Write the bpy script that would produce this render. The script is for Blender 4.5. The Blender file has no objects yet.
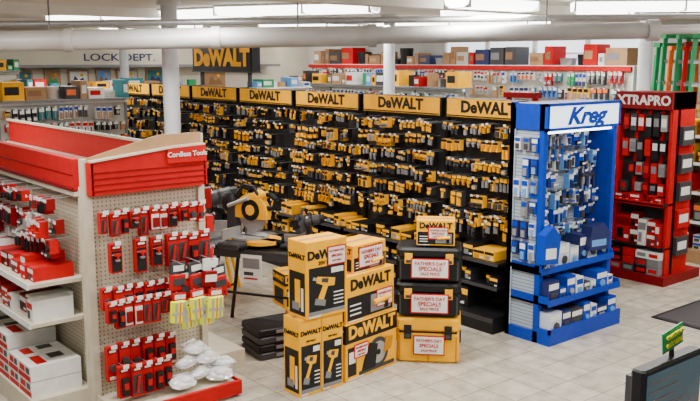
import bpy, math, random
from mathutils import Matrix, Vector
rnd = random.Random(7)
FW=(0.6388,0.7694); RT=(0.7694,-0.6388)
def P(fw,rt): return (fw*FW[0]+rt*RT[0], fw*FW[1]+rt*RT[1])

# ---------------------------------------------------------------- materials
def mat(name,col,rough=.5,metal=0,emis=None,es=0,var=.08,scale=12,coat=0,spec=.5):
    m=bpy.data.materials.new(name); m.use_nodes=True
    nt=m.node_tree; b=nt.nodes['Principled BSDF']
    b.inputs['Roughness'].default_value=rough; b.inputs['Metallic'].default_value=metal
    b.inputs['Specular IOR Level'].default_value=spec
    if coat: b.inputs['Coat Weight'].default_value=coat
    if var>0:
        tc=nt.nodes.new('ShaderNodeTexCoord'); n=nt.nodes.new('ShaderNodeTexNoise')
        n.inputs['Scale'].default_value=scale; n.inputs['Detail'].default_value=3
        nt.links.new(tc.outputs['Object'],n.inputs['Vector'])
        r=nt.nodes.new('ShaderNodeValToRGB')
        r.color_ramp.elements[0].position=.3; r.color_ramp.elements[1].position=.7
        r.color_ramp.elements[0].color=tuple(c*(1-var) for c in col)+(1,)
        r.color_ramp.elements[1].color=tuple(min(1,c*(1+var)) for c in col)+(1,)
        nt.links.new(n.outputs['Fac'],r.inputs['Fac']); nt.links.new(r.outputs['Color'],b.inputs['Base Color'])
    else: b.inputs['Base Color'].default_value=col+(1,)
    if emis: b.inputs['Emission Color'].default_value=emis+(1,); b.inputs['Emission Strength'].default_value=es
    return m
def pegmat(name,col,hole,rough=.6,pitch=.03,rad=.035):
    m=mat(name,col,rough,var=0); nt=m.node_tree; b=nt.nodes['Principled BSDF']
    tc=nt.nodes.new('ShaderNodeTexCoord'); s=nt.nodes.new('ShaderNodeSeparateXYZ')
    nt.links.new(tc.outputs['Object'],s.inputs[0])
    def ma(op,a,b2=None,v=None):
        n=nt.nodes.new('ShaderNodeMath'); n.operation=op; nt.links.new(a,n.inputs[0])
        if b2 is not None: nt.links.new(b2,n.inputs[1])
        if v is not None: n.inputs[1].default_value=v
        return n.outputs[0]
    o=[]
    for k in ('X','Z'):
        t=ma('MULTIPLY',s.outputs[k],v=1/pitch); t=ma('FRACT',t); t=ma('SUBTRACT',t,v=.5); o.append(ma('MULTIPLY',t,t))
    d=ma('ADD',o[0],o[1]); c=ma('LESS_THAN',d,v=rad)
    mx=nt.nodes.new('ShaderNodeMix'); mx.data_type='RGBA'
    mx.inputs[6].default_value=col+(1,); mx.inputs[7].default_value=hole+(1,)
    nt.links.new(c,mx.inputs[0]); nt.links.new(mx.outputs[2],b.inputs['Base Color'])
    return m
M={}
def A(k,*a,**kw): M[k]=mat(k,*a,**kw)
A('black',(.005,.005,.006),.5,spec=.3); A('dkgrey',(.03,.03,.034),.5); A('grey',(.18,.18,.19),.5)
A('silver',(.42,.42,.42),.35,.6); A('yellow',(.9,.42,.0),.6,var=.1,scale=6,spec=.1); A('yellow2',(.55,.22,.0),.6,spec=.1)
A('red',(.46,.002,.004),.5,spec=.15); A('dkred',(.19,.002,.004),.5,spec=.15); A('white',(.72,.72,.69),.5)
A('offwhite',(.52,.5,.44),.6); A('cream',(.55,.49,.37),.6); A('blue',(.002,.035,.36),.4,spec=.25)
A('ltblue',(.1,.28,.6),.5); A('navy',(.006,.012,.09),.5); A('card',(.36,.2,.09),.8); A('card2',(.24,.12,.05),.8)
A('green',(.0,.24,.07),.5); A('hiviz',(.72,.78,.0),.5); A('orange',(.8,.12,.0),.5); A('teal',(.01,.15,.17),.5)
A('plastic',(.5,.56,.65),.12,coat=.6); A('wood',(.36,.2,.09),.5); A('clearbag',(.76,.78,.8),.12,coat=.8,var=.2,scale=25)
M['whitepeg']=pegmat('pegboard_cream',(.58,.51,.37),(.14,.11,.07))
M['blackpeg']=pegmat('pegboard_black',(.008,.008,.009),(.0,.0,.0))
M['greypeg']=pegmat('pegboard_grey',(.33,.4,.48),(.08,.1,.12))
A('tube',(1,1,1),.5,emis=(1,.98,.93),es=7,var=0)
A('diffuser',(1,1,1),.5,emis=(1,.98,.95),es=9,var=0)
A('signlit',(.75,.87,1),.5,emis=(.76,.9,1),es=1.4,var=0)
A('winglow',(.8,.9,1),.3,emis=(.85,.93,1),es=1.5,var=0)
A('screen',(.02,.05,.08),.15,emis=(.05,.12,.16),es=.4,var=.4,scale=5)
A('pipe',(.5,.5,.48),.45,.1,scale=3); A('column',(.6,.63,.66),.5,scale=4)

# ---------------------------------------------------------------- mesh builder
class MB:
    def __init__(s): s.v=[];s.f=[];s.m=[];s.mats=[];s.T=None;s.sm=[]
    def mi(s,k):
        if k not in s.mats: s.mats.append(k)
        return s.mats.index(k)
    def add(s,vs,fs,k,smooth=False):
        o=len(s.v)
        if s.T is not None: vs=[tuple(s.T@Vector(p)) for p in vs]
        s.v+=vs
        i=s.mi(k)
        for f in fs: s.f.append(tuple(o+j for j in f)); s.m.append(i); s.sm.append(smooth)
    def box(s,x0,x1,y0,y1,z0,z1,k):
        s.add([(x0,y0,z0),(x1,y0,z0),(x1,y1,z0),(x0,y1,z0),(x0,y0,z1),(x1,y0,z1),(x1,y1,z1),(x0,y1,z1)],
          [(0,3,2,1),(4,5,6,7),(0,1,5,4),(1,2,6,5),(2,3,7,6),(3,0,4,7)],k)
    def cham(s,x0,x1,y0,y1,z0,z1,k,c=.02):
        def ring(i,z): return [(x0+c+i,y0+i,z),(x1-c-i,y0+i,z),(x1-i,y0+c+i,z),(x1-i,y1-c-i,z),(x1-c-i,y1-i,z),(x0+c+i,y1-i,z),(x0+i,y1-c-i,z),(x0+i,y0+c+i,z)]
        h=c*.6
        R=[ring(h,z0),ring(0,z0+h),ring(0,z1-h),ring(h,z1)]
        vs=sum(R,[]); fs=[tuple(range(7,-1,-1)),tuple(range(24,32))]
        for r in range(3):
            for i in range(8): fs.append((r*8+i,r*8+(i+1)%8,r*8+8+(i+1)%8,r*8+8+i))
        s.add(vs,fs,k)
    def poly(s,pts,y0,y1,k):
        n=len(pts); vs=[(x,y0,z) for x,z in pts]+[(x,y1,z) for x,z in pts]
        fs=[tuple(range(n)),tuple(range(2*n-1,n-1,-1))]+[(i,i+n,(i+1)%n+n,(i+1)%n) for i in range(n)]
        s.add(vs,fs,k)
    def cyl(s,p0,p1,r,k,n=12,r2=None,cap=True):
        p0=Vector(p0);p1=Vector(p1);d=(p1-p0).normalized()
        a=d.orthogonal().normalized();b=d.cross(a); r2=r if r2 is None else r2
        vs=[];
        for p,q in ((p0,r),(p1,r2)):
            for i in range(n):
                t=2*math.pi*i/n; vs.append(tuple(p+a*math.cos(t)*q+b*math.sin(t)*q))
        s.add(vs,[(i,(i+1)%n,(i+1)%n+n,i+n) for i in range(n)],k,True)
        if cap: s.add(vs,[tuple(range(n-1,-1,-1)),tuple(range(n,2*n))],k)
    def tube(s,pts,r,k,n=8):
        for a,b in zip(pts[:-1],pts[1:]): s.cyl(a,b,r,k,n)
    def ell(s,c,r,k,n=12,m=8):
        vs=[];fs=[]
        for j in range(m+1):
            ph=math.pi*j/m
            for i in range(n):
                t=2*math.pi*i/n
                vs.append((c[0]+r[0]*math.sin(ph)*math.cos(t),c[1]+r[1]*math.sin(ph)*math.sin(t),c[2]+r[2]*math.cos(ph)))
        for j in range(m):
            for i in range(n): fs.append((j*n+i,(j+1)*n+i,(j+1)*n+(i+1)%n,j*n+(i+1)%n))
        s.add(vs,fs,k,True)
    def build(s,name,loc=(0,0,0),rz=0,parent=None):
        me=bpy.data.meshes.new(name); me.from_pydata(s.v,[],s.f)
        for k in s.mats: me.materials.append(M[k])
        me.polygons.foreach_set('material_index',s.m); me.polygons.foreach_set('use_smooth',s.sm); me.update()
        o=bpy.data.objects.new(name,me); bpy.context.scene.collection.objects.link(o)
        o.location=loc; o.rotation_euler=(0,0,rz)
        if parent: o.parent=parent
        return o
def text(s,size,k,pos,parent,rot=(math.pi/2,0,0),bold=.02,shear=0,name='lettering',sx=1,ext=.002,align='CENTER'):
    c=bpy.data.curves.new(name,'FONT'); c.body=s; c.size=size; c.align_x=align; c.align_y='CENTER'
    c.extrude=ext; c.offset=bold*size; c.shear=shear; c.resolution_u=3
    o=bpy.data.objects.new(name+'_t',c); bpy.context.scene.collection.objects.link(o)
    dg=bpy.context.evaluated_depsgraph_get(); me=bpy.data.meshes.new_from_object(o.evaluated_get(dg))
    bpy.data.objects.remove(o)
    me.materials.clear(); me.materials.append(M[k])
    q=bpy.data.objects.new(name,me); bpy.context.scene.collection.objects.link(q)
    q.location=pos; q.rotation_euler=rot; q.scale=(sx,1,1); q.parent=parent
    return q
RX=(math.pi/2,0,0)             # faces local -Y
RL=(math.pi/2,0,-math.pi/2)    # faces local -X
R90=-math.pi/2

# ---------------------------------------------------------------- room shell
def shell():
    m=mat('floor_tile',(.5,.47,.4),.24,var=0); nt=m.node_tree; b=nt.nodes['Principled BSDF']
    tc=nt.nodes.new('ShaderNodeTexCoord'); br=nt.nodes.new('ShaderNodeTexBrick')
    br.offset=0; br.inputs['Scale'].default_value=1; br.inputs['Brick Width'].default_value=.305; br.inputs['Row Height'].default_value=.305
    br.inputs['Mortar Size'].default_value=.004; br.inputs['Mortar Smooth'].default_value=.2
    br.inputs['Color1'].default_value=(.46,.415,.335,1); br.inputs['Color2'].default_value=(.39,.35,.28,1); br.inputs['Mortar'].default_value=(.19,.165,.125,1)
    n=nt.nodes.new('ShaderNodeTexNoise'); n.inputs['Scale'].default_value=7; n.inputs['Detail'].default_value=8
    n2=nt.nodes.new('ShaderNodeTexNoise'); n2.inputs['Scale'].default_value=90
    mx=nt.nodes.new('ShaderNodeMix'); mx.data_type='RGBA'; mx.blend_type='OVERLAY'; mx.inputs[0].default_value=.6
    mx2=nt.nodes.new('ShaderNodeMix'); mx2.data_type='RGBA'; mx2.blend_type='OVERLAY'; mx2.inputs[0].default_value=.4
    for q in (br,n,n2): nt.links.new(tc.outputs['Object'],q.inputs['Vector'])
    nt.links.new(br.outputs['Color'],mx.inputs[6]); nt.links.new(n.outputs['Fac'],mx.inputs[7])
    nt.links.new(mx.outputs[2],mx2.inputs[6]); nt.links.new(n2.outputs['Fac'],mx2.inputs[7])
    nt.links.new(mx2.outputs[2],b.inputs['Base Color'])
    M['floor']=m
    A('wallp',(.6,.55,.44),.7,scale=2); A('wallb',(.5,.5,.47),.7,scale=2); A('ceil',(.82,.8,.73),.8,scale=1.5)
    q=MB(); q.box(-3,12.1,-3,16.1,-.1,0,'floor'); q.build('floor')
    q=MB(); q.box(-3,12.1,-3,16.1,3.1,3.2,'ceil'); q.build('ceiling')
    q=MB(); q.box(12,12.1,-3,16,0,2.25,'wallb'); q.box(12,12.1,-3,16,2.78,3.1,'wallb'); q.box(12,12.1,-3,7.3,2.25,2.78,'wallb'); q.box(12,12.1,11.6,16,2.25,2.78,'wallb'); q.build('wall_back')
    q=MB(); q.box(-3,12,16,16.1,0,3.1,'wallp'); q.build('wall_left')
    for i in range(4):
        y=7.3+i*1.075; q=MB()
        q.box(12.03,12.06,y,y+1.075,2.25,2.78,'winglow')
        for a,b2,c,d in ((y,y+1.075,2.25,2.29),(y,y+1.075,2.74,2.78),(y,y+.04,2.25,2.78),(y+1.035,y+1.075,2.25,2.78),(y,y+1.075,2.5,2.52)):
            q.box(11.98,12.03,a,b2,c,d,'white')
        q.build('window_%d'%(i+1))
    q=MB(); q.box(-3,12,15.97,16,0,.1,'dkgrey'); q.build('baseboard_left')
    for j,y in enumerate((7.0,11.0,15.0)):
        q=MB(); q.box(-3,12,y,y+.25,2.98,3.1,'ceil'); q.build('trim_%d'%(j+1))
shell()

# pipe
q=MB()
p0=P(9.8,-4.6); p1=P(9.8,0.3); p2=P(9.8,3.42); p3=P(9.8,4.6)
z0,z1,z2=2.60,2.67,2.73
q.cyl((p0[0],p0[1],z0),(p1[0],p1[1],z1),.115,'pipe',20); q.cyl((p1[0],p1[1],z1),(p2[0],p2[1],z2),.095,'pipe',20)
for a in (.0,.28,.62,.98):
    c=(p0[0]+(p1[0]-p0[0])*a,p0[1]+(p1[1]-p0[1])*a,z0+(z1-z0)*a); e=tuple(c[i]+((p1[0]-p0[0],p1[1]-p0[1],z1-z0)[i])*.02 for i in range(3))
    q.cyl(c,e,.13,'pipe',20)
q.cyl((p2[0]-.05,p2[1]+.04,z2),(p2[0]+.05,p2[1]-.04,z2),.12,'pipe',20)
q.cyl((p2[0],p2[1],z2),(p3[0],p3[1],z2+.03),.05,'pipe',14)
q.cyl((p0[0]+.1,p0[1]+.25,z0+.2),(p3[0]+.1,p3[1]+.25,z2+.17),.04,'silver',10)
for a in (.15,.5,.85):
    c=(p0[0]+(p2[0]-p0[0])*a,p0[1]+(p2[1]-p0[1])*a); q.cyl((c[0],c[1],2.65),(c[0],c[1],3.1),.01,'grey',6)
q.build('ceiling_pipe')
for fw,rt,r in ((10.5,-2.19,.1),(13.6,.62,.09),(16,-4.2,.08),(11.6,3.97,.09)):
    x,y=P(fw,rt); q=MB(); q.cyl((0,0,0),(0,0,3.1),r,'column',20); q.cyl((0,0,0),(0,0,.03),r+.05,'column',20); q.cyl((0,0,3.05),(0,0,3.1),r+.04,'column',20)
    q.build('support_column',(x,y,0))

# fluorescent fixtures
def fixture(a,b,wide=.17):
    a=Vector(a+(0,)); b=Vector(b+(0,)); L=(b-a).length; mid=(a+b)/2; ang=math.atan2((b-a).y,(b-a).x)
    q=MB(); w=wide
    q.poly([(-w-.02,.07),(-w,.0),(-w*.6,-.035),(w*.6,-.035),(w,0),(w+.02,.07)],-L/2,L/2,'diffuser')
    q.box(-w-.03,w+.03,-L/2,L/2,.07,.1,'white')
    for i in range(int(L/1.25)+1):
        y=-L/2+min(i*1.25,L-.02); q.box(-w-.03,w+.03,y,y+.02,-.04,.08,'white')
    q.box(-w-.03,w+.03,L/2-.02,L/2,-.04,.08,'white')
    return q.build('fluorescent_light',(mid.x,mid.y,3.0),ang-math.pi/2)
def rtp(px,fw): return P(fw,(px-350)/861*fw)
for a,b in ((( 58,13.6),(255,11.4)),((222,11.4),(375,10.6)),((262,15.2),(362,14.7)),((375,14.6),(550,14.0)),((440,12.2),(632,11.6)),((570,10.4),(720,10.2)),((640,13.4),(730,13.3)),((90,17),(200,16.5)),((250,19),(330,18.8))):
    fixture(rtp(*a),rtp(*b))
for x,y in ((1.5,1.5),(4.2,2.2),(7,2.5),(1.2,5),(4.2,4.6),(4.3,8.2),(7.6,6.6),(1.8,9),(8.5,10.2),(5,12.5),(9.5,4),(10,13.5),(10.2,7.4)):  # area lamps added to brighten the room; only some get a fixture
    if y<7.5 and x<8: 
        fixture((x-.6,y),(x+.6,y))
    l=bpy.data.lights.new('ceiling_fill','AREA'); l.shape='RECTANGLE'; l.size=1.4; l.size_y=.4; l.energy=84; l.color=(1,.97,.92)
    o=bpy.data.objects.new('ceiling_fill',l); o.location=(x,y,2.93); bpy.context.scene.collection.objects.link(o)

# ---------------------------------------------------------------- merchandise helpers
def pkg(mb,x,y,z,w,h,card,band,item,tag='white',dep=.06,kind=None):
    mb.box(x-w/2,x+w/2,y,y+dep,z-h,z,card)
    if band: mb.box(x-w/2,x+w/2,y-.002,y,z-h*.3,z-h*.04,band)
    if item:
        kk=kind if kind is not None else rnd.randrange(6)
        t=z-h*.36;bt=z-h*.93
        if kk==0: mb.box(x-w*.32,x+w*.32,y-.02,y,bt,t,item)
        elif kk==1: mb.box(x-w*.12,x+w*.12,y-.015,y,bt,t,item)
        elif kk==2:
            r=min(w*.4,(t-bt)/2); c=(t+bt)/2; mb.cyl((x,y-.012,c),(x,y,c),r,item,8)
        elif kk==3: mb.poly([(x-w*.35,t),(x-w*.1,bt),(x+w*.1,bt),(x+.05*w,t-(t-bt)*.45),(x+w*.35,t-(t-bt)*.4),(x+w*.35,t)][::-1],y-.02,y,item)
        elif kk==4:
            for s in (-.3,-.1,.1,.3): mb.box(x+w*(s-.05),x+w*(s+.05),y-.012,y,bt,t-(s+.3)*.3*(t-bt),item)
        else:
            mb.box(x-w*.4,x+w*.4,y-.03,y,bt,bt+(t-bt)*.6,item); mb.box(x-w*.4,x+w*.4,y-.033,y-.03,bt+(t-bt)*.2,bt+(t-bt)*.4,band or 'grey')
    mb.box(x-.002,x+.002,y-.03,0,z,z+.004,'silver')
    if tag: mb.box(x-.014,x+.014,y-.033,y-.03,z-.004,z+.014,tag)

def hangrow(mb,x0,x1,z,h,w,pal,dens=.9,y=-.16,gap=.02,jit=.02,wv=0,tagp=1):
    w0=w; x=x0+.01; zo=0
    card,band,item=rnd.choice(pal); left=0
    while True:
        if left<=0:
            card,band,item=rnd.choice(pal); left=rnd.randint(1,4); kd=rnd.randrange(6); hh=h*rnd.uniform(.62,1.1); w=w0*rnd.uniform(1-wv,1+wv); yo=rnd.uniform(-1,1)*jit*2
            if wv>0: zo=rnd.uniform(-.022,.022); x+=rnd.choice((0,0,.02,.035))
        if x+w>x1: break
        if rnd.random()<dens: pkg(mb,x+w/2,y+yo+rnd.uniform(-jit,jit)*.6,z+zo+rnd.uniform(-.008,.004),w-rnd.uniform(0,.01),hh*rnd.uniform(.92,1.03),card,band,item,kind=kd,tag='white' if rnd.random()<tagp else None)
        left-=1; x+=w+gap
def shelfrow(mb,x0,x1,z,h,pal,dep=.3,y=-.38,wmin=.08,wmax=.2,dens=.93):
    x=x0+.01
    while x<x1-.06:
        w=min(rnd.uniform(wmin,wmax),x1-x-.005)
        if rnd.random()<dens:
            c,b,i=rnd.choice(pal); hh=h*rnd.uniform(.55,1); yy=y+rnd.uniform(0,.06)
            lv=rnd.choice((1,1,2)) if hh>.14 else 1
            for l in range(lv):
                za=z+hh/lv*l; hb=hh/lv-.004
                mb.box(x,x+w-.008,yy,yy+dep,za,za+hb,c)
                if b: mb.box(x+.004,x+w-.012,yy-.002,yy,za+hb*.6,za+hb*.88,b)
                if i:
                    mb.box(x+w*.1,x+w*.5,yy-.003,yy,za+hb*.12,za+hb*.5,i)
                    mb.box(x+w*.58,x+w*.85,yy-.003,yy,za+hb*.14,za+hb*.26,'white')
        x+=w
PY=[('black','yellow','yellow'),('black','yellow','silver'),('yellow','black','yellow2'),('black','yellow','yellow2'),('black','yellow','grey'),('yellow','black','dkgrey'),('yellow','black','silver'),('dkgrey','yellow','yellow'),('black','yellow2','dkgrey')]
PD=[('black','yellow','dkgrey'),('dkgrey','yellow','silver'),('black','yellow','black'),('black',None,'yellow')]
PR=[('red','dkred','black'),('red','white','dkgrey'),('red','white','red'),('dkred','white','black')]
PM=[('white','red','dkgrey'),('red','white','grey'),('offwhite','blue','dkgrey'),('dkgrey','white','red'),('card','white',None),('white','navy','orange'),('dkgrey','orange','silver'),('teal','white','grey'),('black','white','silver'),('green','white','grey'),('yellow','black','grey'),('ltblue','white','navy')]
PW=[('white','grey','silver'),('offwhite','red','silver'),('white','blue','wood'),('grey','white','dkgrey'),('dkgrey','white','silver'),('red','white','silver')]
PB=[('blue','white','dkgrey'),('white','blue','blue'),('blue','ltblue','white'),('plastic','blue','dkgrey'),('navy','white','silver'),('blue','white','black'),('blue','white','silver'),('ltblue','white','navy')]
def gondola(name,loc,rz,L,H,board,frame,fascia,rows,panel=1.22,depth=.42,fh=.18,back=True,edge=None,top=None):
    q=MB()
    q.box(0,L,0,.05,.05,H,board)
    n=max(1,round(L/panel))
    for i in range(n+1):
        x=i*L/n; q.box(x-.018,x+.018,-.02,.07,0,H+.005,frame)
    bk=frame
    q.box(0,L,-depth,0,0,.15,bk)
    if back: q.box(0,L,.05,depth*.9,0,.15,bk)
    if fascia: q.box(0,L,-.07,0,H-fh,H,fascia)
    q.box(0,L,-.02,.07,H-.01,H+.01,frame)
    for r in rows:
        kind,z,h,w,pal,dens=r
        if kind=='s':
            if z>.2:
                q.box(0,L,-depth+.04,0,z-.025,z,frame)
                q.box(0,L,-depth+.035,-depth+.04,z-.03,z+.005,edge or 'white')
            for i in range(n): shelfrow(q,i*L/n+.02,(i+1)*L/n-.02,z,h,pal,dep=depth-.1,y=-depth+.06,wmin=w*.6,wmax=w*1.5,dens=dens)
        else:
            for i in range(n): hangrow(q,i*L/n+.02,(i+1)*L/n-.02,z,h,w,pal,dens,wv=.2)
    if top:
        q.box(0,L,-.2,.25,H,H+.02,frame); x=.03
        while x<L-.1:
            w=min(rnd.uniform(.08,.35),L-x); h=rnd.uniform(.08,top); c,b,i=rnd.choice(PM+[('card','white',None),('card2','white',None),('card','card2',None)])
            if rnd.random()<.25: q.cyl((x+w/2,0,H+.02),(x+w/2,0,H+.02+h),min(w,.2)*.45,c,12)
            else: q.box(x,x+w-.02,-.17,.15,H+.02,H+.02+h,c); q.box(x+.02,x+w*.7,-.173,-.17,H+.02+h*.3,H+.02+h*.75,b)
            x+=w
    return q.build(name,loc,rz)

# ---------------------------------------------------------------- power tool accessory wall
Y0=13.05
q=MB(); L=8.3
q.box(0,L,0,.06,.1,2.04,'blackpeg'); q.box(0,L,-.42,0,0,.15,'black'); q.box(0,L,.06,.45,0,.15,'black')
q.box(0,L,-.425,-.42,.1,.14,'dkgrey')
wall_head=[]
for i in range(7):
    x0=i*1.22; x1=min(x0+1.22,L)
    q.box(x0-.02,x0+.02,-.03,.08,0,2.05,'black')
    q.box(x0+.05,x1-.05,-.08,-.005,1.87,2.04,'yellow')
    q.box(x0+.03,x1-.03,-.075,0,1.86,2.045,'black')
    q.box(x0+.055,x1-.055,-.083,-.08,1.875,1.887,'black')
    wall_head.append((x0+x1)/2 if i<6 else x0+.56)
dens=[.62,.68,.74,.84,.93,.96,.96]
for i in range(7):
    x0=i*1.22+.03; x1=min(i*1.22+1.22,L)-.03
    d=dens[i]; z=1.81
    pal=PY if i>=4 else PY+PD
    first=True
    while z>.98:
        h=rnd.choice((.09,.11,.13)) if not first else .1
        w=rnd.choice((.04,.05,.062)) if not first else .038; first=False
        hangrow(q,x0,x1,z,h,w,pal,d,gap=.007 if i>3 else .016,wv=.25,tagp=.5)
        z-=h+rnd.uniform(.035,.055)
    if i>=4:
        # a last row of larger packs, then box shelves
        hangrow(q,x0,x1,.93,.13,.06,pal,.9,gap=.012,wv=.2,tagp=.5)
        for zs,hh in ((.62,.15),(.4,.17)):
            q.box(x0,x1,-.34,0,zs-.02,zs,'black'); q.box(x0,x1,-.345,-.34,zs-.025,zs+.006,'dkgrey')
            shelfrow(q,x0,x1,zs,hh,PY if zs>.5 else PD+PY,dep=.26,y=-.32,wmin=.07,wmax=.16,dens=d)
        shelfrow(q,x0,x1,.15,.2,PD+[('dkgrey',None,None),('black','grey',None)],dep=.3,y=-.38,wmin=.15,wmax=.35,dens=.8)
    else:
        while z>.35:
            h=rnd.choice((.11,.14)); hangrow(q,x0,x1,z,h,.06,pal,d,wv=.25,tagp=.5); z-=h+.045
        shelfrow(q,x0,x1,.15,.22,PD,dep=.3,y=-.38,wmin=.12,wmax=.3,dens=.7)
wall=q.build('power_tool_accessory_display',(6,Y0,0),R90)
for xc in wall_head: text('DeWALT',.15,'black',(xc,-.082,1.962),wall,RX,bold=.04,sx=1.1)
q=MB(); q.box(-.75,.75,-.06,.06,0,.36,'black'); q.box(-.72,.72,-.065,-.06,.03,.33,'black')
for s in (-.6,.6): q.box(s-.02,s+.02,-.02,.02,-.19,0,'dkgrey')
q.box(-.76,.76,-.07,.07,.35,.365,'dkgrey'); q.box(-.76,.76,-.07,.07,-.005,.01,'dkgrey')
s=q.build('hanging_box_sign',(6.02,9.85,2.24),R90)
text('DeWALT',.3,'yellow',(0,-.07,.18),s,RX,bold=.05,sx=1.15)

# ---------------------------------------------------------------- jig tool display (blue, lit header)
q=MB(); W=1.05
D=.36
q.box(0,W,.3,D,.1,2.0,'greypeg')
for x in (0,W-.05):
    q.box(x,x+.05,0,.05,0,2.04,'blue'); q.box(x,x+.05,D-.05,D,0,2.05,'blue')
q.box(.02,.03,.05,D-.05,.1,1.82,'greypeg'); q.box(W-.03,W-.02,.05,D-.05,.1,1.82,'blue')
for z in (.62,1.25): q.box(0,.05,.05,D-.05,z,z+.04,'blue')
q.box(0,W,0,D,1.82,2.04,'blue')
q.poly([(.03,1.84),(W-.02,1.84),(W-.02,2.02),(.03,2.02)],-.02,0,'signlit')
q.box(0,W,-.03,0,2.02,2.045,'blue'); q.box(0,W,-.03,0,1.815,1.84,'blue'); q.box(0,.03,-.03,0,1.815,2.045,'blue'); q.box(W-.02,W,-.03,0,1.815,2.045,'blue')
q.box(-.0,W,-.13,D,0,.1,'blue')
q.box(0,W,-.13,-.11,.1,.14,'blue'); q.box(0,.02,-.13,0,.1,.14,'blue')
for z,y in ((.36,-.1),(.62,-.02)):
    q.box(0,W,y,.3,z-.02,z,'blue'); q.box(0,W,y-.012,y,z-.02,z+.035,'blue'); q.box(0,.012,y,.3,z-.02,z+.06,'blue'); q.box(W-.012,W,y,.3,z-.02,z+.06,'blue')
q.cyl((.06,.03,1.8),(W-.06,.03,1.8),.012,'tube',8)
def clamp(mb,x,y,z,s,c='blue'):
    mb.box(x-.008*s,x+.008*s,y,y+.012,z-.3*s,z,'silver')
    mb.box(x-.008*s,x+.09*s,y,y+.015,z-.03*s,z,'silver'); mb.box(x+.07*s,x+.09*s,y,y+.015,z-.07*s,z,'silver')
    mb.box(x-.012*s,x+.09*s,y-.003,y+.018,z-.16*s,z-.125*s,'dkgrey')
    mb.cyl((x+.08*s,y+.008,z-.11*s),(x+.08*s,y+.008,z-.28*s),.016*s,c,8)
q.T=Matrix.Translation((0,.16,0))
for x in (.09,.19,.3,.41): clamp(q,x,0,1.77,.85,'blue')
for x in (.8,.9): clamp(q,x,0,1.5,.9,'navy')
q.T=None
q.T=Matrix.Translation((0,.3,0))
for z,h,w in ((1.76,.15,.07),(1.59,.15,.065),(1.42,.16,.075),(1.25,.15,.062),(1.09,.14,.075),(.94,.12,.07)):
    x=.06+w/2
    while x+w/2<W-.05:
        if rnd.random()<.9:
            c,b,i=rnd.choice(PB+[('plastic','blue','navy'),('white','navy','dkgrey'),('dkgrey','blue','silver')])
            pkg(q,x,-.12+rnd.uniform(-.06,.03),z+rnd.uniform(-.02,.02),w*rnd.uniform(.8,1.1),h*rnd.uniform(.65,1),c,b,i)
        x+=w*rnd.uniform(1.15,1.35)
q.T=None
for z in (1.76,1.58,1.4,1.22,1.04,.86):
    for y in (.08,.17,.26):
        if rnd.random()<.9:
            c=rnd.choice(('white','blue','grey','plastic','navy')); dz=rnd.uniform(.1,.17)
            q.box(-.02,.015,y-.032,y+.032,z-dz,z,c); q.box(-.023,-.02,y-.028,y+.028,z-dz*.35,z-.01,'blue' if c!='blue' else 'white'); q.box(-.03,-.02,y-.018,y+.018,z-dz*.9,z-dz*.5,rnd.choice(('dkgrey','silver','ltblue')))
for (z,y0,y1,hs) in ((.36,-.08,.1,.2),(.1,-.11,.1,.2),(.62,.02,.18,.26)):
    x=.03
    while x<W-.08:
        w=min(rnd.uniform(.08,.18),W-.02-x); h=rnd.uniform(hs*.5,hs); c=rnd.choice(('blue','blue','white','navy','dkgrey','plastic'))
        q.box(x,x+w-.012,y0,y1,z,z+h,c)
        q.box(x+.008,x+w-.02,y0-.002,y0,z+h*.6,z+h*.88,'white' if c!='white' else 'blue')
        if rnd.random()<.6: q.cyl((x+w/2,y0-.012,z+h*.3),(x+w/2,y0,z+h*.3),min(w,h)*.22,rnd.choice(('silver','dkgrey','ltblue')),8)
        else: q.box(x+w*.2,x+w*.7,y0-.006,y0,z+h*.12,z+h*.45,rnd.choice(('silver','dkgrey','ltblue')))
        x+=w
q.poly([(-.08,.72),(.12,.70),(.15,.93),(.05,1.03),(-.06,.96)],-.1,-.02,'blue'); q.poly([(-.05,.76),(.09,.75),(.09,.84),(-.05,.85)],-.103,-.1,'white')
q.poly([(.66,.72),(.96,.7),(.98,.85),(.88,.95),(.7,.93)],-.03,.08,'navy'); q.poly([(.7,.75),(.92,.74),(.92,.8),(.7,.81)],-.033,-.03,'ltblue')
kd=q.build('pocket_hole_jig_display',(5.70,4.36,0),0)
text('Kreg',.2,'blue',(.54,-.024,1.925),kd,RX,bold=.035,shear=.35,sx=1.35)

# ---------------------------------------------------------------- left tool gondola + endcap
q=MB(); L=4.0
q.box(0,L,0,.05,.05,1.52,'whitepeg'); q.box(0,L,-.42,0,0,.15,'cream')
for i in range(5):
    x=i*1.0; q.box(x-.02,x+.02,-.03,.06,0,1.56,'cream')
q.box(0,L,-.06,0,1.54,1.75,'red'); q.box(0,L,-.075,-.06,1.54,1.56,'dkred'); q.box(0,L,-.065,-.06,1.64,1.645,'dkred')
q.box(0,L,-.06,.85,1.50,1.53,'cream')
for z in (.66,.93):
    q.box(0,L-.05,-.38,0,z-.025,z,'cream'); q.box(0,L-.05,-.39,-.38,z-.03,z+.012,'white')
    shelfrow(q,0,L-.08,z,.15,PR*2+[('white','red','dkgrey')]*3,dep=.28,y=-.36,wmin=.06,wmax=.16)
for z,h,w in ((1.48,.12,.05),(1.34,.12,.06),(1.19,.13,.06)):
    hangrow(q,.02,L-.05,z,h,w,PR*2+PW[:2]+[('black','red','silver')],.97,y=-.2,gap=.008,wv=.25)
x=.02
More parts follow.
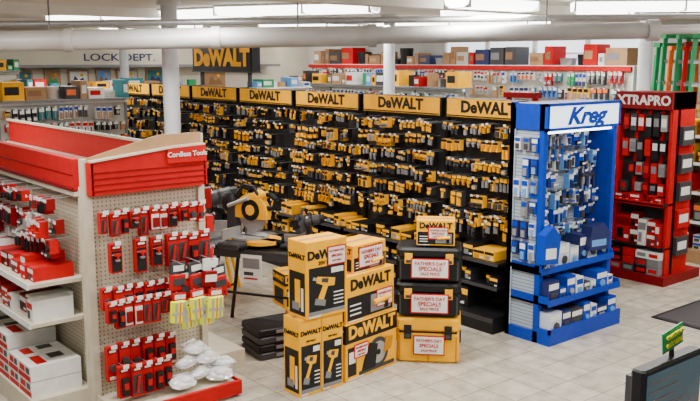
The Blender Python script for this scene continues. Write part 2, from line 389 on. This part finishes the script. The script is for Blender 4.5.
while x<L-.2:
    w=min(rnd.uniform(.2,.32),L-.05-x)
    for lay in range(rnd.choice((2,3))):
        z=.15+lay*.11
        q.box(x,x+w-.015,-.4,-.05,z,z+.105,'white'); q.box(x+.0,x+w-.015,-.402,-.4,z+.0,z+.035,'red'); q.box(x+.03,x+w*.5,-.403,-.4,z+.05,z+.09,'red'); q.box(x+w*.6,x+w*.85,-.403,-.4,z+.05,z+.09,'dkgrey')
        q.box(x+w*.1,x+w-.05,-.34,-.27,z+.105,z+.107,'red'); q.box(x+w*.1,x+w*.5,-.22,-.12,z+.105,z+.107,'dkgrey')
    x+=w
gl=q.build('red_tool_gondola',(2.22,9.48,0),R90)
q=MB()
q.box(0,4,0,.05,.05,1.5,'whitepeg'); q.box(0,4,-.05,.0,1.5,1.75,'red'); q.box(0,4,-.42,0,0,.15,'cream')
for z,h,w in ((1.45,.14,.08),(1.25,.14,.1),(1.0,.16,.1),(.75,.16,.1)): hangrow(q,.02,3.95,z,h,w,PR,.8)
q.box(0,4,-.02,.02,1.75,1.77,'cream')
q.build('far_side',(4.0,.83,0),math.pi,gl)
q=MB(); W=.85
q.box(0,W,0,.04,.05,1.52,'whitepeg')
q.box(-.025,.025,-.03,.05,0,1.75,'cream'); q.box(W-.025,W+.025,-.03,.05,0,1.88,'cream')
q.box(0,W,-.40,0,0,.08,'cream'); q.box(-.01,W+.06,-.43,-.40,.02,.12,'red'); q.box(-.01,.0,-.42,-.02,.02,.12,'cream'); q.box(W+.05,W+.06,-.42,-.02,.02,.12,'red')
q.box(0,W+.05,-.40,0,.08,.1,'cream')
q.poly([(0,1.515),(W,1.515),(W,1.80),(.6,1.79),(0,1.73)],-.1,-.04,'red')
for z in (1.54,1.58,1.62,1.66): q.box(.0,W,-.104,-.1,z,z+.008,'dkred')
q.poly([(.55,1.69),(W-.005,1.69),(W-.005,1.805),(.55,1.79)],-.115,-.1,'red')
q.poly([(0,1.5),(W,1.5),(W,1.89),(.52,1.885),(.0,1.76)],-.04,-.02,'wood')
q.poly([(0,1.735),(.6,1.795),(W,1.805),(W,1.815),(.6,1.805),(0,1.745)],-.11,-.04,'cream')
for s in (0,W): q.box(s-.012,s+.012,-.1,.0,1.515,1.73,'red')
def drill(mb,x,y,z,s,c1='red',c2='black'):
    mb.poly([(x-.5*s,z),(x+.45*s,z+.02*s),(x+.5*s,z-.28*s),(x+.12*s,z-.32*s),(x+.05*s,z-.8*s),(x-.2*s,z-.8*s),(x-.12*s,z-.3*s),(x-.5*s,z-.28*s)][::-1],y-.02,y+.01,c1)
    mb.box(x-.3*s,x+.2*s,y-.025,y+.012,z-1.02*s,z-.78*s,c2)
    mb.cyl((x-.5*s,y,z-.14*s),(x-.75*s,y,z-.14*s),.09*s,c2,8)
def redcard(x,y,z,w,h,k=0):
    q.box(x-w/2,x+w/2,y,y+.05,z-h,z,'red'); q.box(x-w*.45,x+w*.45,y-.002,y,z-h*.2,z-h*.05,'dkred')
    q.box(x-w*.3,x+w*.3,y-.003,y,z-h*.15,z-h*.09,'white')
    if k==0: q.box(x-w*.3,x+w*.3,y-.03,y,z-h*.9,z-h*.35,'black'); q.box(x-w*.2,x+w*.2,y-.035,y-.03,z-h*.7,z-h*.5,'red')
    elif k==1: q.cyl((x,y-.03,z-h*.6),(x,y,z-h*.6),w*.35,'dkgrey',10); q.box(x-w*.35,x+w*.35,y-.004,y,z-h*.95,z-h*.86,'white')
    elif k==3: q.box(x-w*.42,x+w*.42,y-.004,y,z-h*.92,z-h*.3,'dkgrey'); q.cyl((x-w*.1,y-.015,z-h*.85),(x+w*.1,y-.015,z-h*.35),w*.13,'red',8)
    elif k==4: q.box(x-w*.42,x+w*.42,y-.004,y,z-h*.95,z-h*.3,'white'); q.box(x-w*.3,x+w*.3,y-.02,y,z-h*.85,z-h*.45,'dkred')
    else: q.box(x-w*.42,x+w*.42,y-.004,y,z-h*.95,z-h*.25,'black'); drill(q,x,y-.01,z-h*.33,w*.6,'red','grey')
    q.box(x-.002,x+.002,y-.03,0,z,z+.004,'silver'); q.box(x-.02,x+.02,y-.035,y-.03,z-.005,z+.022,'white')
for i in range(11):
    redcard(.06+i*.072,-.14+rnd.uniform(-.02,.02),1.40+rnd.uniform(-.01,.005),rnd.choice((.05,.062,.066)),rnd.choice((.12,.16,.14,.19)),rnd.choice((0,1,2,3,4)))
for x in (.12,.3,.42,.54,.62,.7,.79):
    redcard(x,-.16,1.19+rnd.uniform(-.01,.01),rnd.choice((.08,.09)),rnd.choice((.2,.23)),2 if x<.5 else rnd.choice((0,3)))
for i in range(9):
    redcard(.05+i*.075,-.15+rnd.uniform(-.03,.02),.89+rnd.uniform(-.01,.01),.068,rnd.choice((.15,.2)),rnd.choice((0,3,1)))
for i in range(7):
    redcard(.04+i*.065,-.22+rnd.uniform(-.02,.02),.81,.062,rnd.choice((.14,.19)),rnd.choice((0,3,4)))
for i in range(6):
    redcard(.06+i*.085,-.16+rnd.uniform(-.03,.02),.5+rnd.uniform(-.02,.01),.075,rnd.choice((.2,.24)),rnd.choice((0,1,2)))
for i in range(5):
    redcard(.1+i*.08,-.26+rnd.uniform(-.02,.02),.36,.075,.22,rnd.choice((0,2,3)))
ec=q.build('endcap',(9.48-5.42,0,0),math.pi/2,gl)
text('Cordless Tools',.05,'white',(.70,-.118,1.748),ec,RX,bold=.012)
q=MB()
def glove(x,y,z,c,c2,t=0):
    q.T=Matrix.Translation((x,y,z))@Matrix.Rotation(t,4,'Y')
    q.box(-.055,.055,0,.03,-.08,0,c2); q.box(-.04,.04,-.003,0,-.06,-.02,'white')
    q.cham(-.06,.06,-.01,.04,-.2,-.08,c,.014)
    for i,l in enumerate((.05,.065,.06,.04)): q.cyl((-.044+i*.029,.015,-.18),(-.047+i*.031,.01,-.2-l),.015,c,8,.012)
    q.cyl((.05,.015,-.12),(.085,.01,-.19),.017,c,8,.012)
    q.box(-.045,.045,-.014,-.009,-.16,-.11,c2)
    q.T=None
for i,(x,z,c,t) in enumerate(((.0,0,'red',.05),(.12,-.01,'red',-.08),(.23,.0,'dkred',.1),(.06,-.06,'red',0),(.18,-.07,'red',.1),(.28,-.05,'red',-.1))):
    glove(x,-.025*(i%3),z,c,'white' if c=='dkred' else 'dkgrey',t)
for x in (0,.12,.23): q.cyl((x,.26,.0),(x,-.08,.0),.004,'silver',6)
q.build('work_gloves',(4.06+.27,.52,1.02),math.pi/2,gl)
# folded hi-vis vests in hanging packs
q=MB()
for i,(x,z,t) in enumerate(((-.03,0,.08),(.09,.01,-.05),(.22,0,.06),(.03,-.05,-.06),(.17,-.04,.05))):
    q.T=Matrix.Translation((x,-.03*(i%3),z))@Matrix.Rotation(t,4,'Y')
    q.cham(-.062,.062,-.015,.035,-.19,-.03,'hiviz',.016); q.box(-.05,.05,-.002,.02,-.03,.02,'red'); q.box(-.04,.04,-.004,-.002,-.02,.01,'white')
    for dx_ in (-.03,.03): q.box(dx_-.008,dx_+.008,-.018,-.015,-.18,-.045,'silver')
    q.box(-.058,.058,-.019,-.015,-.13,-.11,'silver'); q.box(-.004,.004,-.02,-.015,-.18,-.04,'orange')
    q.cyl((0,.26,.015),(0,-.03,.015),.003,'silver',6)
    q.T=None
q.build('safety_vests',(4.06+.33,.52,.80),math.pi/2,gl)
q=MB()
for i,(x,y,z) in enumerate(((.5,-.30,.17),(.66,-.25,.18),(.8,-.3,.16),(.58,-.22,.27),(.74,-.22,.28),(.88,-.22,.2),(.66,-.2,.36))):
    q.T=Matrix.Translation((x,y,z))@Matrix.Rotation(.5*math.sin(i*2.3),4,'Z')@Matrix.Rotation(.3*math.cos(i*3),4,'X')
    q.ell((0,0,0),(.1,.075,.042),'clearbag',9,6); q.cham(-.095,.095,-.07,.07,-.015,.015,'clearbag',.03); q.ell((.01,-.02,.02),(.055,.04,.035),'white',10,6); q.box(-.08,.08,.045,.068,.012,.022,'red' if i%2 else 'white')
    q.T=None
b=q.build('bagged_dust_masks',(4.06,0,.0),math.pi/2,gl)

# ---------------------------------------------------------------- cartons
def sign(q,x,y,z,w,h):
    q.box(x-w/2,x+w/2,y-.006,y-.002,z-h/2,z+h/2,'red'); q.box(x-w/2+.01,x+w/2-.01,y-.008,y-.006,z-h/2+.01,z+h/2-.01,'white')
def signtext(o,x,y,z,w,h):
    text("FATHER'S DAY",w*.125,'red',(x,y,z+h*.24),o,RX,bold=.02)
    text("SPECIALS",w*.15,'red',(x,y,z-h*.02),o,RX,bold=.02)
    text("SALE PRICE",w*.1,'red',(x,y,z-h*.27),o,RX,bold=.015)
def carton(name,loc,rz,w,d,h,style=0,sg=None,label='DeWALT',sub='20V MAX'):
    q=MB()
    q.cham(0,w,0,d,0,h,'yellow',.004)
    q.box(w*.04,w*.96,d*.5-.02,d*.5+.02,h,h+.001,'card')
    if style==0:
        q.box(w*.06,w*.94,-.002,0,h*.04,h*.66,'black'); q.box(-.002,0,d*.08,d*.92,h*.04,h*.6,'black')
        q.box(w*.06,w*.94,-.003,-.002,h*.04,h*.09,'grey'); q.box(w*.6,w*.9,-.003,-.002,h*.56,h*.63,'white')
        for j in range(4): q.box(w*.66,w*.9,-.003,-.002,h*(.14+.05*j),h*(.155+.05*j),'white')
        q.T=Matrix.Translation((w*.42,-.006,0))@Matrix.Rotation(.25,4,'Y')@Matrix.Translation((-h*.08,0,0))
        s=w*.4
        q.poly([(-s*.6,h*.5),(s*.5,h*.52),(s*.55,h*.42),(s*.15,h*.4),(s*.05,h*.22),(-s*.3,h*.22),(-s*.15,h*.4),(-s*.6,h*.42)][::-1],0,.003,'yellow')
        q.poly([(-s*.3,h*.49),(s*.1,h*.5),(s*.1,h*.44),(-s*.3,h*.44)][::-1],-.001,.002,'dkgrey')
        q.box(-s*.45,s*.2,-.001,.003,h*.14,h*.22,'grey'); q.box(-s*.85,-s*.6,-.001,.003,h*.445,h*.485,'silver'); q.T=None
        q.T=Matrix.Translation((-.003,d*.5,h*.3))
        q.box(-.002,.001,-d*.18,d*.1,-h*.16,h*.2,'yellow'); q.box(-.003,.001,-d*.12,d*.25,-h*.2,-h*.1,'grey')
        q.box(-.003,.001,-d*.35,-d*.24,-h*.2,h*.1,'white'); q.T=None
    elif style==1:
        q.box(0,w,-.002,0,h*.66,h*.98,'black'); q.box(-.002,0,0,d,h*.66,h*.98,'black')
        q.box(w*.04,w*.2,-.002,0,h*.08,h*.58,'black'); q.box(w*.06,w*.18,-.003,-.002,h*.3,h*.5,'white')
        q.box(-.002,0,d*.15,d*.85,h*.1,h*.55,'black')
        c=(w*.62,h*.34); r=min(h*.27,w*.22)
        q.cyl((c[0],-.004,c[1]),(c[0],0,c[1]),r,'dkgrey',24); q.cyl((c[0],-.006,c[1]),(c[0],-.004,c[1]),r*.72,'silver',24); q.cyl((c[0],-.008,c[1]),(c[0],-.006,c[1]),r*.2,'black',12)
        q.poly([(w*.3,h*.1),(w*.55,h*.1),(w*.6,h*.5),(w*.45,h*.56),(w*.35,h*.3)],-.01,-.001,'black')
        q.poly([(w*.72,h*.3),(w*.86,h*.34),(w*.9,h*.55),(w*.76,h*.58)],-.012,-.001,'yellow2')
        q.box(w*.25,w*.94,-.006,0,h*.05,h*.11,'dkgrey')
    elif style==2:
        q.box(w*.03,w*.97,-.002,0,h*.05,h*.55,'black'); q.box(-.002,0,d*.06,d*.94,h*.05,h*.5,'black')
        q.box(w*.5,w*.92,-.004,0,h*.1,h*.48,'grey'); q.cyl((w*.55,-.008,h*.3),(w*.88,-.008,h*.34),h*.06,'yellow',10); q.box(w*.78,w*.86,-.01,0,h*.12,h*.3,'black')
        for j in range(3): q.box(w*.08,w*.3,-.003,-.002,h*(.15+.1*j),h*(.18+.1*j),'white')
    q.box(w*.05,w*.35,-.003,0,h*.015,h*.035,'white')
    if sg: sign(q,sg[0],0,sg[1],sg[2],sg[3])
    o=q.build(name,loc,rz)
    if style==0:
        ts=min(w*.235,h*.3); text(label,ts,'black',(w/2,-.003,h*.82),o,RX,bold=.04)
        text(label,min(d*.215,h*.3),'black',(-.003,d/2,h*.8),o,RL,bold=.04); text(sub,ts*.45,'black',(w/2,-.003,h*.71),o,RX,bold=.01)
    elif style==1:
        ts=min(w*.25,h*.3); text(label,ts,'yellow',(w/2,-.003,h*.83),o,RX,bold=.04); text(label,min(d*.22,h*.25),'yellow',(-.003,d/2,h*.83),o,RL,bold=.03)
    else:
        ts=min(w*.25,h*.32); text(label,ts,'black',(w/2,-.003,h*.79),o,RX,bold=.04); text(label,min(d*.22,h*.3),'black',(-.003,d/2,h*.77),o,RL,bold=.03)
    if sg: signtext(o,sg[0],-.0095,sg[1],sg[2],sg[3])
    return o
carton('tool_carton',(3.43,4.69,0),0,.195,.2,.575,0)
carton('tool_carton',(3.63,4.69,0),0,.195,.2,.575,0)
carton('tool_carton',(3.47,4.66,.577),0,.37,.22,.56,0,(.27,.44,.17,.14))
a=math.atan2(.09,.65)
carton('tool_carton',(3.86,4.70,0),a,.6,.34,.45,1,(.17,.22,.16,.11))
carton('tool_carton',(3.87,4.71,.452),a,.56,.32,.36,2,(.44,.13,.19,.14))
carton('tool_carton',(3.98,4.76,.814),a,.38,.26,.21,2,(.2,.11,.28,.16))
a2=math.atan2(-.36,.34)
def toolbox(name,z,h,c,lid):
    q=MB(); w=.5;d=.33
    q.cham(0,w,0,d,0,h*.68,c,.03); q.cham(-.008,w+.008,-.008,d+.008,h*.7,h,lid,.03)
    q.box(.02,w-.02,.01,d-.01,h*.66,h*.72,'black')
    for x in (.06,w-.12): q.box(x,x+.06,-.022,0,h*.55,h*.85,'black' if c!='black' else 'yellow'); q.box(x+.01,x+.05,-.028,-.022,h*.58,h*.66,'dkgrey')
    for x in (-.014,w): q.box(x,x+.014,d*.3,d*.7,h*.4,h*.6,'black')
    for x in (.02,w*.5,w-.03): q.box(x,x+.012,-.006,.0,h*.05,h*.6,'dkgrey' if c=='black' else 'yellow2')
    q.box(w*.3,w*.7,d*.45,d*.55,h,h+.012,'black')
    sh=min(.16,h*.6); sw=.3 if h<.3 else .25
    sign(q,w*.52,-.022,h*.42,sw,sh)
    o=q.build(name,(4.47,4.80,z),a2)
    signtext(o,w*.52,-.031,h*.42,sw,sh)
    return o
toolbox('stacking_toolbox',0,.37,'yellow','yellow')
toolbox('stacking_toolbox',.385,.27,'black','black')
toolbox('stacking_toolbox',.67,.27,'black','black')
carton('tool_carton',(4.60,4.72,.955),a2,.3,.2,.2,2,(.17,.1,.16,.1))

# ---------------------------------------------------------------- miter saws on stand
ang=math.atan2(-.94,.52)
SC=(4.12,6.06)
q=MB()
q.box(-.56,.56,-.24,.24,.76,.79,'black'); q.box(-.56,.56,-.25,-.24,.72,.79,'dkgrey')
for sx in (-1,1):
    for sy in (-1,1):
        q.cyl((sx*.4,sy*.18,.76),(sx*.55,sy*.27,0),.018,'black',8)
    q.cyl((sx*.48,-.22,.35),(sx*.48,.22,.35),.012,'black',8)
q.cyl((-.47,-.22,.4),(.47,-.22,.4),.012,'black',8)
tb=q.build('saw_stand',(SC[0],SC[1],0),ang)
def saw(name,loc,rz,c1,s=1,c2='dkgrey'):
    q=MB(); q.T=Matrix.Scale(s,4)
    q.cham(-.28,.28,-.12,.12,0,.06,c2,.02)
    for x in (-.27,.19): q.box(x,x+.08,-.13,.13,0,.03,'black')
    q.cyl((0,-.02,.05),(0,-.02,.075),.16,'silver',24); q.box(-.012,.012,-.17,.12,.075,.078,'black')
    q.box(-.045,.045,-.3,-.12,.02,.06,c2); q.cyl((0,-.29,.045),(0,-.36,.045),.026,'black',10)
    q.cyl((0,-.14,.03),(0,-.14,.06),.17,c1,20)
    q.box(-.28,-.04,.04,.06,.075,.16,'silver'); q.box(.04,.28,.04,.06,.075,.16,'silver')
    for x in (-.16,.16): q.box(x-.02,x+.02,.05,.1,.06,.15,c1)
    q.poly([(-.05,.06),(.05,.06),(.04,.34),(-.04,.34)],.1,.18,c2)
    for x in (-.05,.05): q.cyl((x,.16,.32),(x,-.05,.40),.018,'silver',10)
    q.cyl((-.004,-.06,.27),(.004,-.06,.27),.15,'silver',28)
    pts=[(math.cos(t)*.165,math.sin(t)*.165) for t in [math.radians(-15+i*15) for i in range(15)]]
    vs=[(-.035,-.06+a_,.27+b_) for a_,b_ in pts]+[(.03,-.06+a_,.27+b_) for a_,b_ in pts]
    n=len(pts); q.add(vs,[tuple(range(n)),tuple(range(2*n-1,n-1,-1))]+[(i,i+n,(i+1)%n+n,(i+1)%n) for i in range(n)],c1)
    q.cyl((-.042,-.06,.30),(-.035,-.06,.30),.09,'black',20); q.cyl((-.046,-.06,.30),(-.042,-.06,.30),.045,c1,16)
    q.cyl((.03,-.02,.34),(.2,.01,.38),.062,c1,16); q.cyl((.2,.01,.38),(.25,.02,.39),.055,'black',16); q.cyl((.10,-.008,.356),(.12,-.004,.361),.066,'black',16)
    q.tube([(0,-.14,.42),(0,-.24,.44),(0,-.30,.40),(0,-.28,.33),(0,-.2,.32)],.022,'black',8); q.tube([(0,-.14,.42),(0,-.21,.435)],.03,c1,10)
    q.tube([(0,.1,.42),(0,.03,.5),(0,-.07,.49),(0,-.12,.42)],.015,'black',8)
    q.ell((0,.2,.34),(.04,.08,.09),'black',10,6)
    return q.build(name,loc,rz)
dx,dy=math.cos(ang),math.sin(ang)
saw('miter_saw',(SC[0]-.22*dx,SC[1]-.22*dy,.79),.35,'yellow',1.05)
saw('miter_saw',(SC[0]+.33*dx,SC[1]+.33*dy,.79),ang+.1,'dkgrey',.7)
saw('sliding_compound_saw',(4.35,7.55,.55),ang+.4,'dkgrey',1.3,'black')
q=MB(); q.box(-.3,.3,-.25,.25,.5,.55,'black')
for sx in (-1,1):
    for sy in (-1,1): q.cyl((sx*.2,sy*.15,.5),(sx*.3,sy*.25,0),.018,'yellow',8)
q.build('folding_work_table',(4.35,7.55,0),ang+.4)
q=MB(); q.box(-.1,.1,-.004,0,-.24,0,'white'); q.box(-.08,.08,-.006,-.004,-.12,-.03,'grey'); q.box(-.07,.02,-.006,-.004,-.18,-.15,'dkgrey'); q.box(-.07,.06,-.006,-.004,-.215,-.2,'red')
t=q.build('info_placard',(-.05,-.26,.76),0,tb)
q=MB()
for i in range(4): q.cham(0,.42,0,.36,i*.065,i*.065+.06,'black' if i%2 else 'dkgrey',.015); q.box(.15,.27,-.01,0,i*.065+.02,i*.065+.045,'grey')
q.build('power_tool_case_stack',(3.62,5.50,0),-.15)
carton('tool_carton',(4.14,5.78,.0),-.35,.26,.2,.22,2)
carton('tool_carton',(4.62,6.55,.0),-.2,.4,.3,.35,1)

# ---------------------------------------------------------------- ladders & right displays
def ladder(name,loc,rz,H,c):
    q=MB(); w0,w1=.26,.17
    for s in (-1,1):
        q.poly([(s*w0-.03,0),(s*w0+.03,0),(s*w1+.03,H),(s*w1-.03,H)],-.02,.01,c)
        q.poly([(s*w0*.9-.018,0),(s*w0*.9+.018,0),(s*w1+.018,H*.95),(s*w1-.018,H*.95)],.05,.07,c)
        q.box(s*w0-.035,s*w0+.035,-.03,.02,0,.05,'black')
    n=int(H/.3)
    for i in range(1,n):
        z=i*.3; ww=w0+(w1-w0)*z/H; q.box(-ww,ww,-.05,.02,z-.02,z,'silver'); q.box(-ww,ww,-.05,-.045,z-.05,z,'silver')
        if i%2: q.box(-ww*.9,ww*.9,.055,.065,z-.02,z,'silver')
    q.box(-w1-.03,w1+.03,-.08,.09,H-.02,H+.04,'dkred' if c=='red' else c)
    return q.build(name,loc,rz)
ladder('step_ladder',(7.62,6.15,0),R90+.1,2.0,'red'); ladder('step_ladder',(7.62,5.55,0),R90+.1,1.8,'red')
for i,(x,y,H) in enumerate(((11.6,6.7,2.6),(11.45,6.5,2.72),(11.3,6.3,2.55),(11.15,6.1,2.7),(11.0,5.9,2.6),(10.85,5.7,2.7),(10.8,5.3,2.6))):
    ladder('step_ladder',(x,y,0),R90+1.05-.1*i,H,('green','green','orange','green','red','green','green')[i])
gondola('hardware_gondola',(8.25,10.2,0),R90,4.75,1.72,'blackpeg','black',None,
  [('h',1.6,.2,.1,PM+PR,.8),('h',1.3,.22,.12,PR+PD,.85),('s',.85,.25,.2,PR+PM,.9),('s',.5,.25,.2,PM,.9),('s',.15,.28,.25,PM,.9)])
q=MB(); W=.66
q.box(0,W,0,.05,0,2.06,'blackpeg'); q.box(0,.035,-.1,.05,0,2.06,'red'); q.box(W-.035,W,-.1,.35,0,2.06,'red'); q.box(0,W,-.14,.35,1.88,2.06,'dkred')
q.box(-.0,W+.06,-.2,.55,0,.1,'dkred')
q.box(0,W,-.16,0,.38,.4,'black'); q.box(0,W,-.2,0,.86,.88,'black'); q.box(0,W,-.2,-.195,.85,.9,'red')
for x in (.18,.33,.48): q.box(x,x+.04,-.03,0,.9,1.86,'red')
for z,h in ((1.82,.25),(1.55,.22),(1.3,.22),(1.08,.15)):
    for x in (.11,.2,.29,.38,.47,.56):
        if rnd.random()<.9:
            q.box(x-.036,x+.036,-.1,-.05,z-h*rnd.uniform(.6,1.0),z,rnd.choice(('dkgrey','red','black','silver','dkred'))); q.box(x-.028,x+.028,-.104,-.1,z-h*.5,z-h*.15,rnd.choice(('white','white','red','grey')))
shelfrow(q,.04,W-.04,.4,.36,PR+PR+PW[:1],dep=.14,y=-.15,wmin=.1,wmax=.2)
shelfrow(q,.04,W-.04,.88,.1,PR,dep=.16,y=-.19,wmin=.08,wmax=.14)
for x in (.04,.2,.36,.5):
    for k_ in range(3): q.box(x,x+.14,-.18,.0,.1+k_*.085,.18+k_*.085,rnd.choice(('white','dkgrey','grey','red','black'))); q.box(x+.02,x+.12,-.182,-.18,.12+k_*.085,.16+k_*.085,rnd.choice(('grey','red')))
for z in (1.7,1.4,1.1,.8,.5):
    q.box(W,W+.04,.05,.3,z-.2,z,rnd.choice(('red','dkgrey','red'))); q.box(W+.04,W+.042,.08,.26,z-.14,z-.05,'white')
e=q.build('level_display_rack',(8.4,5.36,0),R90)
text('XTRAPRO',.14,'white',(.33,-.142,1.97),e,RX,bold=.03)
gondola('fastener_gondola',(9.9,6.4,0),R90,2.6,1.85,'whitepeg','wood','wood',
  [('s',1.52,.28,.16,PY+PY+PR,.97),('s',1.2,.26,.16,PM+PY,.97),('s',.85,.28,.18,PR+PR+PM,.97),('s',.5,.28,.18,PR+PM,.97),('s',.15,.3,.2,PR+PM,.97)],fh=.05)
gb=gondola('back_wall_shelving',(11.5,15.2,0),R90,8.0,2.3,'offwhite','white','red',
  [('h',2.2,.2,.06,PW+PM,.95),('h',1.95,.2,.07,PW+PM,.95),('s',1.35,.25,.2,PM,.9),('s',.9,.3,.2,PM,.9),('s',.15,.4,.3,PM,.9)],fh=.07,back=False)
q=MB(); x=.1
while x<7.8:
    w=rnd.uniform(.12,.42); h=rnd.uniform(.1,.34); c=rnd.choice(('card','card2','card','card2','dkgrey','card','white','wood','black','offwhite','card','navy','red'))
    if rnd.random()<.95:
        if rnd.random()<.2: q.cyl((x+w/2,.1,2.312),(x+w/2,.1,2.312+h),w*.35,rnd.choice(('dkgrey','black','silver')),14,w*.42)
        else: q.box(x,x+w-.03,-.05,.3,2.312,2.312+h,c); q.box(x+.02,x+w*.6,-.052,-.05,2.312+h*.3,2.312+h*.7,rnd.choice(('white','card','grey','card2','card2')))
    x+=w
q.build('stored_boxes_and_pots',(11.55,15.2,0),R90)
gondola('middle_aisle_gondola',(9.9,13.6,0),R90,4.5,1.95,'offwhite','grey','white',
  [('h',1.85,.2,.08,PW+PM,.9),('h',1.6,.2,.08,PW,.9),('s',.9,.3,.2,PM,.9),('s',.15,.4,.3,PM,.9)],fh=.04,top=.25)

# ---------------------------------------------------------------- lock department
q=MB(); q.box(4.3,10.8,15.5,15.98,2.3,2.72,'wallp'); q.box(4.25,10.85,15.45,15.98,2.26,2.31,'grey')
sf=q.build('trim_4')
text('LOCK DEPT.',.19,'navy',(7.15,15.49,2.44),sf,RX,bold=.01,sx=1.4)
arts=('ltblue','offwhite','teal','card','white')
for i,(x,z,w,h) in enumerate(((4.6,2.0,.3,.4),(5.0,2.0,.3,.4),(5.45,2.05,.35,.3),(6.0,2.05,.3,.35),(6.5,2.05,.4,.32),(7.0,2.05,.3,.34),(7.5,2.05,.45,.32),(8.1,2.05,.4,.35),(9.5,2.0,.5,.35))):
    q=MB(); q.box(-w/2,w/2,-.03,0,-h/2,h/2,'wood'); q.box(-w/2+.03,w/2-.03,-.034,-.03,-h/2+.03,h/2-.03,arts[i%5])
    q.poly([(-w*.35,-h*.35),(w*.35,-h*.35),(w*.2,h*.05),(0,-h*.1),(-w*.2,h*.15)],-.037,-.034,('green','navy','card2')[i%3]); q.ell((w*.15,-.036,h*.2),(w*.08,.002,w*.08),'yellow',10,6)
    q.build('framed_picture',(x,15.98,z))
gondola('key_rack',(4.6,13.9,0),0,3.4,1.9,'whitepeg','white','white',
  [('h',1.82,.14,.05,PW+PM+[('silver',None,'silver')],.9),('h',1.65,.14,.05,PW+PM,.9),('h',1.45,.14,.07,PM,.9),('s',.8,.3,.2,PM,.9),('s',.15,.4,.3,PM,.9)],fh=.03,top=.2)
gondola('lock_display_gondola',(3.6,11.6,0),0,1.8,1.85,'offwhite','grey','white',
  [('h',1.75,.16,.06,PW+PM,.95),('h',1.55,.16,.06,PM,.95),('h',1.35,.16,.08,PM,.9),('s',.8,.3,.2,PM,.9),('s',.15,.4,.3,PM,.9)],fh=.05,top=.25)
gondola('red_parts_gondola',(1.4,11.2,0),0,1.9,1.9,'whitepeg','red','red',
  [('h',1.78,.16,.07,PR,.95),('h',1.58,.16,.07,PR,.95),('h',1.38,.16,.07,PR,.95),('s',.8,.3,.2,PR,.9),('s',.15,.4,.3,PR,.9)],fh=.08,top=.2)
gondola('paint_supply_gondola',(8.2,12.6,0),0,1.2,1.9,'offwhite','white','white',
  [('h',1.75,.16,.08,PM,.9),('h',1.5,.16,.08,PM,.9),('h',1.25,.16,.08,PM,.9),('s',.8,.3,.2,PM,.9),('s',.15,.4,.3,PM,.9)],fh=.06,top=.25)
gondola('seasonal_goods_shelf',(2.8,15.2,0),0,2.3,2.2,'offwhite','grey','white',
  [('s',1.9,.26,.12,PM,.97),('s',1.55,.28,.12,PM,.95),('s',.8,.3,.2,PM,.9),('s',.15,.4,.3,PM,.9)],fh=.04,top=.2)

# ---------------------------------------------------------------- mat, monitor, counter
q=MB(); q.cham(0,1.6,0,.9,0,.012,'black',.01); q.cham(.04,1.56,.04,.86,.01,.015,'dkgrey',.005)
q.build('floor_mat',(7.12,3.24,0),0)
q=MB()
q.cham(0,.36,0,.05,0,.3,'black',.01); q.box(.018,.342,-.003,0,.03,.282,'screen'); q.box(.06,.3,.05,.1,.05,.25,'dkgrey')
q.box(.15,.21,.03,.06,-.12,.05,'black'); q.cham(.08,.28,-.05,.15,-.14,-.12,'black',.02)
for i in range(7): q.box(.03,.03+rnd.uniform(.1,.26),-.004,-.003,.25-i*.03,.256-i*.03,'grey')
mo=q.build('computer_monitor',(2.29,1.34,1.15),0)
q=MB(); q.T=Matrix.Rotation(-.15,4,'Y')
q.box(0,.12,0,.004,0,.07,'green'); q.box(.005,.115,-.002,0,.005,.065,'green'); q.box(.05,.065,.0,.01,-.05,0,'black')
gs=q.build('counter_sign',(.14,.02,.32),0,mo)
text('CHECKING',.02,'hiviz',(.06,-.004,.058),gs,(math.pi/2,-.15,0),bold=.02); text('OUT HERE',.02,'hiviz',(.058,-.004,.03),gs,(math.pi/2,-.15,0),bold=.02)
q=MB(); q.box(0,1.8,0,.7,.97,1.01,'wood'); q.box(.04,1.76,.04,.66,0,.97,'offwhite'); q.box(.04,1.76,.03,.04,.1,.9,'wood')
q.build('checkout_counter',(2.0,1.0,0),0)

# ---------------------------------------------------------------- world + camera
w=bpy.data.worlds.new('w'); bpy.context.scene.world=w; w.use_nodes=True
w.node_tree.nodes['Background'].inputs[0].default_value=(.85,.93,1,1); w.node_tree.nodes['Background'].inputs[1].default_value=.35
cd=bpy.data.cameras.new('cam'); cam=bpy.data.objects.new('cam',cd); bpy.context.scene.collection.objects.link(cam)
cd.sensor_width=36; cd.lens=850/700*36; cam.location=(0,0,2.4)
cam.rotation_euler=(math.radians(90-9.4),0,math.radians(50.3-90)); bpy.context.scene.camera=cam
